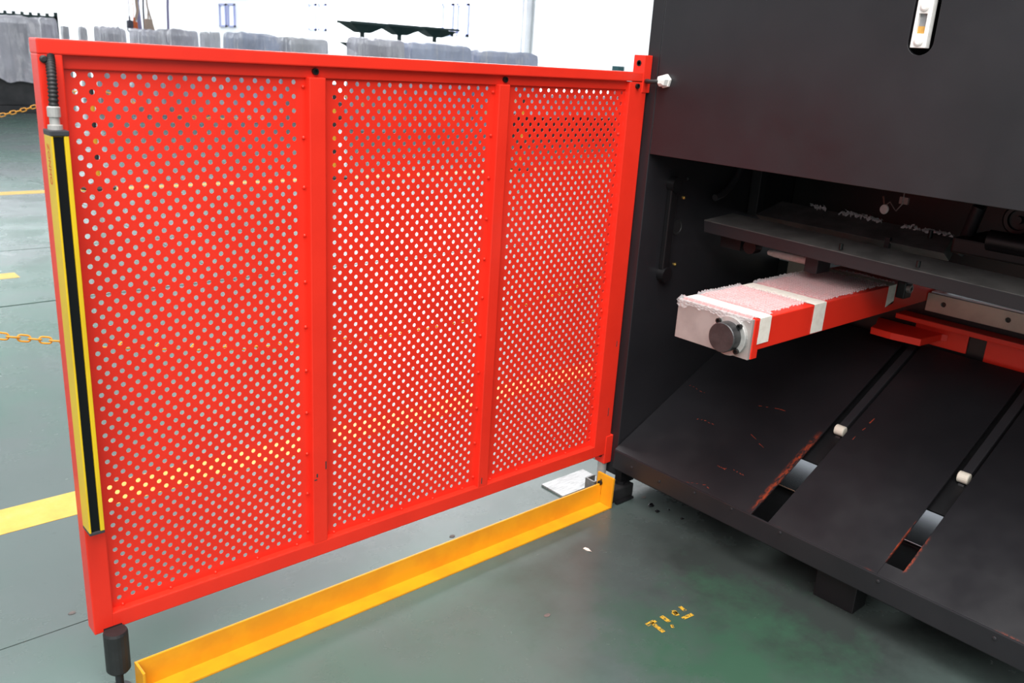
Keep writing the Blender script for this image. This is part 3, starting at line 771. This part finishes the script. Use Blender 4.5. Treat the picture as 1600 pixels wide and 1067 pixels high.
# ================================================================== chains and stanchions
lk = MB(); a_, r_ = .0085, .0095; pts = []
for k in range(7): t = -math.pi / 2 + math.pi * k / 6; pts.append(Vector((a_ + r_ * math.cos(t), r_ * math.sin(t), 0)))
for k in range(7): t = math.pi / 2 + math.pi * k / 6; pts.append(Vector((-a_ + r_ * math.cos(t), r_ * math.sin(t), 0)))
lk.tube(pts, .0028, 6, closed=True)
ch = thing('barrier_chain', (-.1, .95, .37), 'yellow plastic link chain sagging low above the wide yellow floor line', 'chain')
l0 = lk.build('link', CHAINM, ch); lmesh = l0.data
bpy.data.objects.remove(l0)
x = -2.38; i = 0
while x < 2.18:
    z = .37 + .0935 * (x + .1) ** 2; sl = 2 * .0935 * (x + .1)
    o = bpy.data.objects.new('link', lmesh); COL.objects.link(o)
    R = Matrix.Rotation(-math.atan(sl), 4, 'Y') @ Matrix.Rotation(math.radians(70 if i % 2 else -15), 4, 'X')
    Mw = Matrix.Translation((x, .95, z)) @ R
    o.parent = ch; o.matrix_parent_inverse = Matrix.Translation(-Vector(ch.location)); o.matrix_basis = Mw
    x += .0295 / math.sqrt(1 + sl * sl); i += 1
def far_chain(xa, xb, zs, label):
    m = MB(); x = xa + .07; i = 0; mid = (xa + xb) / 2; aa = (.97 - zs) / ((xb - xa) / 2) ** 2
    while x < xb - .07:
        z = zs + aa * (x - mid) ** 2; sl = 2 * aa * (x - mid)
        Mw = Matrix.Translation((x, 7.2, z)) @ Matrix.Rotation(-math.atan(sl), 4, 'Y') @ Matrix.Rotation(math.radians(70 if i % 2 else -15), 4, 'X')
        b = len(m.v)
        m.add([Mw @ (Vector(v.co) * 1.5) for v in lmesh.vertices], [tuple(p.vertices) for p in lmesh.polygons], True)
        x += .045 / math.sqrt(1 + sl * sl); i += 1
    return tag(m.build('barrier_chain', CHAINM), label, 'chain')
sx1 = at(152, 271, 'y', 7.2).x; sx2 = at(523, 200, 'y', 7.2).x
far_chain(sx1 - 2.8, sx1, .618, 'distant yellow chain sagging left of the gate before the grey wrapped stack')
far_chain(sx1, sx2, .66, 'distant yellow chain seen through the holes of the left gate panel')
far_chain(sx2, sx2 + 2.9, .66, 'distant yellow chain seen through the holes of middle gate panel')
def stanchion(x, y, zt, label):
    t = thing('stanchion', (x, y, 0), label, 'post', 'black and yellow chain posts')
    MB().lathe((x, y, 0), (0, 0, 1), [(0, .16), (.02, .16), (.05, .06), (.07, .03)], 20).build('base', BLK, t)
    n = 6; h = (zt - .07) / n
    for k in range(n): MB().cyl((x, y, .07 + h * k), (x, y, .07 + h * (k + 1)), .028, n=14).build('band', BLK if k % 2 else CHAINM, t)
    MB().lathe((x, y, zt), (0, 0, 1), [(0, .034), (.03, .034), (.045, .015)], 14).build('cap', BLK, t)
stanchion(-2.44, .95, .90, 'nearest black and yellow chain post, left of the red gate by the wide yellow line')
stanchion(2.24, .95, .90, 'black and yellow chain post standing behind the black machine on the wide yellow line')
stanchion(sx1, 7.2, 1.0, 'far black and yellow chain post behind the left edge of gate')
stanchion(sx2, 7.2, 1.0, 'far black and yellow chain post behind the first red mullion')
stanchion(sx1 - 2.8, 7.2, 1.0, 'far black and yellow chain post, leftmost of the far row')
stanchion(sx2 + 2.9, 7.2, 1.0, 'far black and yellow chain post behind the right gate panel, rightmost of the far row')

# ================================================================== wrapped goods far behind
def wrapped(name, cx, cy, w, d, h, label, cat, mat, rot=0.0, core=MACHD, lift=.0, seed=0, group=None, taper=.9):
    t = thing(name, (cx, cy, 0), label, cat, group)
    M = Matrix.Translation((cx, cy, 0)) @ Matrix.Rotation(rot, 4, 'Z')
    c = MB()
    c.box(-w * .42, w * .42, -d * .42, d * .42, .12, h * .62, .02, M); c.box(-w * .30, w * .36, -d * .36, d * .36, h * .55, h * .93, .03, M)
    c.box(-w * .45, w * .45, -d * .45, d * .45, 0.0, .12, .01, M)
    c.build('machine_body', core, t)
    # draped sheet: rings of a rounded rectangle pulled over the body
    n = 72; rings = []
    prof = [(h, .02), (h, .55), (h * 1.0, .88), (h * .985, .97), (h * .94, 1.0)] + [(h * (.94 - (.94 - lift) * k / 12), 1.0 + (1 - taper) * (k / 12)) for k in range(1, 13)]
    vs = []; fs = []
    for r, (z, s) in enumerate(prof):
        for k in range(n):
            a = 2 * math.pi * k / n; ca, sa = math.cos(a), math.sin(a)
            q = 1 / max(abs(ca), abs(sa)) * .97 + .03
            f = 1 + (.035 * noise.noise(Vector((a * 5, seed, z * .8))) + .045 * noise.noise(Vector((a * 13, seed + 4, z * 2.2)))) * (1 if r > 3 else .3)
            x = w / 2 * ca * q * s * f; y = d / 2 * sa * q * s * f
            zz = z + (.03 * h * noise.noise(Vector((ca * 2.2, sa * 2.2, seed + s * 2))) if r < 5 else 0)
            if r == len(prof) - 1: zz += max(0, .22 * h * noise.noise(Vector((a * 1.5, seed + 9, 0)))) if lift > .01 else 0
            vs.append(M @ Vector((x, y, max(zz, .005))))
    for r in range(len(prof) - 1):
        for k in range(n): fs.append((r * n + k, r * n + (k + 1) % n, (r + 1) * n + (k + 1) % n, (r + 1) * n + k))
    fs.append(tuple(range(n)))
    MB().add(vs, fs, False).build('plastic_cover', mat, t)
    return t
def span(px0, px1, y):
    return at(px0, 60, 'y', y).x, at(px1, 60, 'y', y).x
def wrap_px(name, px0, px1, py, y, d, label, cat, mat, **k):
    a, b = span(px0, px1, y); zt = at((px0 + px1) / 2, py, 'y', y).z
    return wrapped(name, (a + b) / 2, y + d / 2, (b - a) * .92, d, zt, label, cat, mat, **k)
GW = 'plastic wrapped machines across the hall'
wrap_px('wrapped_machine', -45, 68, 25, 15.8, 1.4, 'tall grey plastic wrapped machine at the photo left edge', 'wrapped machine', WRAPG, lift=.32, seed=1, group=GW, taper=.92)
wrap_px('wrapped_machine', 64, 92, 29, 17.7, .8, 'grey wrapped machine showing just left of the gate top corner', 'wrapped machine', WRAPG, lift=.2, seed=2, group=GW)
wrap_px('wrapped_crate', 99, 110, 42, 19.5, .2, 'narrow pale wrapped crate right of the grey wrapped machines', 'wrapped crate', WRAPW, seed=3, core=MACHG)
wrap_px('wrapped_crate', 126, 138, 43, 19.5, .2, 'narrow pale crate standing alone above the left gate panel', 'wrapped crate', WRAPW, seed=4, core=MACHG)
wrap_px('wrapped_machine', 168, 199, 44, 15.8, .8, 'grey wrapped machine below the hanging cables, left of them', 'wrapped machine', WRAPG, seed=5, group=GW)
wrap_px('wrapped_machine', 224, 253, 48, 15.5, .8, 'grey wrapped machine right below the crossing hanging cables', 'wrapped machine', WRAPG, seed=6, group=GW)
wrap_px('wrapped_machine', 267, 312, 48, 15.9, .8, 'wide grey wrapped machine with sloping folds right of the cables', 'wrapped machine', WRAPG, seed=7, group=GW)
wrap_px('wrapped_crate', 327, 345, 52, 15.8, .5, 'square bluish grey wrapped crate between two wrapped machines', 'wrapped crate', WRAPW, seed=8, core=MACHG)
wrap_px('wrapped_machine', 376, 438, 54, 14.0, .8, 'light blue wrapped machine above the first red mullion, left part', 'wrapped machine', WRAPB, seed=9, group=GW)
wrap_px('wrapped_machine', 452, 516, 61, 14.0, .8, 'pale light blue wrapped machine just left of green tray rack', 'wrapped machine', WRAPW, seed=10, group=GW)
wrap_px('wrapped_machine', 572, 634, 62, 12.2, .7, 'grey wrapped machine directly beneath the green tray rack', 'wrapped machine', WRAPG, seed=11, group=GW, core=MACHG)
wrap_px('wrapped_machine', 640, 742, 69, 12.2, .7, 'long lilac grey wrapped machine right of the green tray rack', 'wrapped machine', WRAPB, seed=12, group=GW, core=MACHG)
wrap_px('wrapped_machine', 748, 848, 82, 12.2, .7, 'pale blue wrapped machine above the second red mullion', 'wrapped machine', WRAPB, seed=13, group=GW, core=MACHG)
wrap_px('wrapped_machine', 860, 1010, 150, 10.4, 1.4, 'low dark wrapped machine seen only through the right gate panel', 'wrapped machine', WRAPG, seed=14, group=GW, lift=.5)
# green cantilever rack with three tray arms
y = 14.5
rk = thing('tray_rack', (at(566, 60, 'y', y).x, y, 0), 'dark green cantilever rack with spreading tray arms above wrapped machine', 'rack')
xa = at(566, 60, 'y', y).x
tops = [(566, 44), (624, 48), (679, 52)]
for i, (px, py) in enumerate(tops):
    yy = y + .25 * i
    c = at(px, py, 'y', yy)
    w = (at(px + 28, py, 'y', yy).x - c.x)
    m = MB(); m.cyl((c.x, yy, 0), (c.x, yy, c.z), .05, n=10)
    m.build('rack_post', GRN, rk)
    m = MB()
    m.add([(c.x - w, yy - .25, c.z + .09), (c.x + w, yy - .25, c.z + .06), (c.x + w, yy + .25, c.z + .06), (c.x - w, yy + .25, c.z + .09),
           (c.x - .12, yy - .12, c.z - .09), (c.x + .12, yy - .12, c.z - .09), (c.x + .12, yy + .12, c.z - .09), (c.x - .12, yy + .12, c.z - .09)],
          [(0, 1, 2, 3), (4, 7, 6, 5), (0, 4, 5, 1), (1, 5, 6, 2), (2, 6, 7, 3), (3, 7, 4, 0)])
    m.box(c.x - w, c.x + w, yy - .27, yy - .25, c.z + .07, c.z + .12); m.box(c.x - w, c.x + w, yy + .25, yy + .27, c.z + .07, c.z + .12)
    m.build('tray', GRN, rk)
c = at(560, 72, 'y', y); w = .32
m = MB(); m.add([(c.x - .35, y - .2, c.z + .06), (c.x + .3, y - .2, c.z + .05), (c.x + .3, y + .2, c.z + .05), (c.x - .35, y + .2, c.z + .06),
       (c.x - .02, y - .1, c.z - .12), (c.x + .2, y - .1, c.z - .12), (c.x + .2, y + .1, c.z - .12), (c.x - .02, y + .1, c.z - .12)],
      [(0, 1, 2, 3), (4, 7, 6, 5), (0, 4, 5, 1), (1, 5, 6, 2), (2, 6, 7, 3), (3, 7, 4, 0)])
m.build('tray', GRN, rk)
MB().box(xa - .35, xa + 2.4, y - .3, y + .8, 0, .35, .01).build('rack_base', MACHD, rk)
# green beam of a rack behind the left wrapped machines
yb = 19.3
a = at(-60, 15, 'y', yb); b = at(90, 21, 'y', yb)
bk = thing('storage_rack', (b.x, yb, 0), 'dark green rack frame rising behind the grey wrapped machines at left', 'rack')
MB().box(a.x, b.x, yb, yb + .06, a.z - .08, a.z, .004).build('rack_beam', GRN, bk)
MB().box(b.x - .07, b.x, yb, yb + .06, 0, a.z + .08, .004).build('rack_post', GRN, bk)
MB().box(a.x, a.x + .07, yb, yb + .06, 0, a.z + .08, .004).build('rack_post', GRN, bk)
for k in range(9):
    x = a.x + .3 + k * (b.x - a.x - .5) / 8
    MB().cyl((x, yb + .03, a.z - .1), (x, yb + .03, a.z + .05), .035, n=8).build('rack_hook', GRN, bk)
# hanging cables
y = 19.0; floor_z = 0
def cable(name, pts, r, mat, label, dy=0.0):
    m = MB().tube([at(px, py, 'y', y + dy) for px, py in pts], r, 6)
    return tag(m.build(name, mat), label, 'cable', 'cables hanging across the hall')
LIL = simple('lilac_hose', (.35, .33, .55), None, .5); DKC = simple('dark_cable', (.08, .08, .11), None, .5); TAN = simple('tan_cable', (.55, .42, .34), None, .5)
cable('hanging_cable', [(220, -60), (214, 4), (216, 20), (219, 46)], .045, LIL, 'lilac hose hanging straight down above the left gate panel')
cable('hanging_cable', [(207, -60), (213, 4), (215, 16), (211, 34), (208, 46)], .03, TAN, 'tan hose crossing the lilac hanging hose', -.25)
cable('hanging_cable', [(225, -40), (230, 10), (237, 34), (241, 48)], .02, TAN, 'thin tan cable slanting right of the lilac hanging hose', .2)
cable('hanging_cable', [(222, -60), (224, 18), (225, 35), (226, 50)], .02, DKC, 'short dark cable just right of the lilac hanging hose', .45)
cable('hanging_cable', [(262, -60), (262, 12), (263, 48)], .03, LIL, 'thin lilac cable dropping onto the wide grey wrapped machine')
def hook(px, py, mat, label, s=1.0, y=18.4):
    c = at(px, py, 'y', y)
    m = MB(); m.box(c.x - .07 * s, c.x + .07 * s, y - .06, y + .06, c.z - .1 * s, c.z + .1 * s, .02); m.cyl((c.x, y, c.z + .1 * s), (c.x, y, c.z + .2 * s), .02, n=8)
    m.tube([Vector((c.x, y, c.z + .19 * s)), Vector((c.x, y, 8.4))], .008, 6)
    m.tube([Vector((c.x + .05 * math.cos(t), y, c.z - .13 * s + .05 * math.sin(t))) for t in [-3.6 + .5 * k for k in range(8)]], .015, 6)
    tag(m.build('hoist_control', mat), label, 'hoist', None)
hook(203, 38, DKC, 'dark hoist block hanging left of the orange one', .8, 18.0)
hook(210, 40, simple('orange_plastic', (.8, .16, .04), None, .4), 'orange hoist block hanging between the hoses', .8)
hook(232, 38, TAN, 'tan hoist block hanging right of the hoses', 1.1)
# small teal box on a post by the gate corner
c = at(966, 107, 'y', 12.0)
tb = thing('teal_box', (c.x, 12.0, 0), 'small teal box on a pink post by the gate top right corner', 'box')
MB().box(c.x - .1, c.x + .1, 11.9, 12.1, c.z - .07, c.z + .05, .01).build('box_body', simple('teal_paint', (.06, .18, .2), None, .5), tb)
MB().box(c.x - .08, c.x + .08, 11.93, 12.07, 0, c.z - .07).build('box_post', simple('pink_paint', (.7, .3, .32), None, .5), tb)
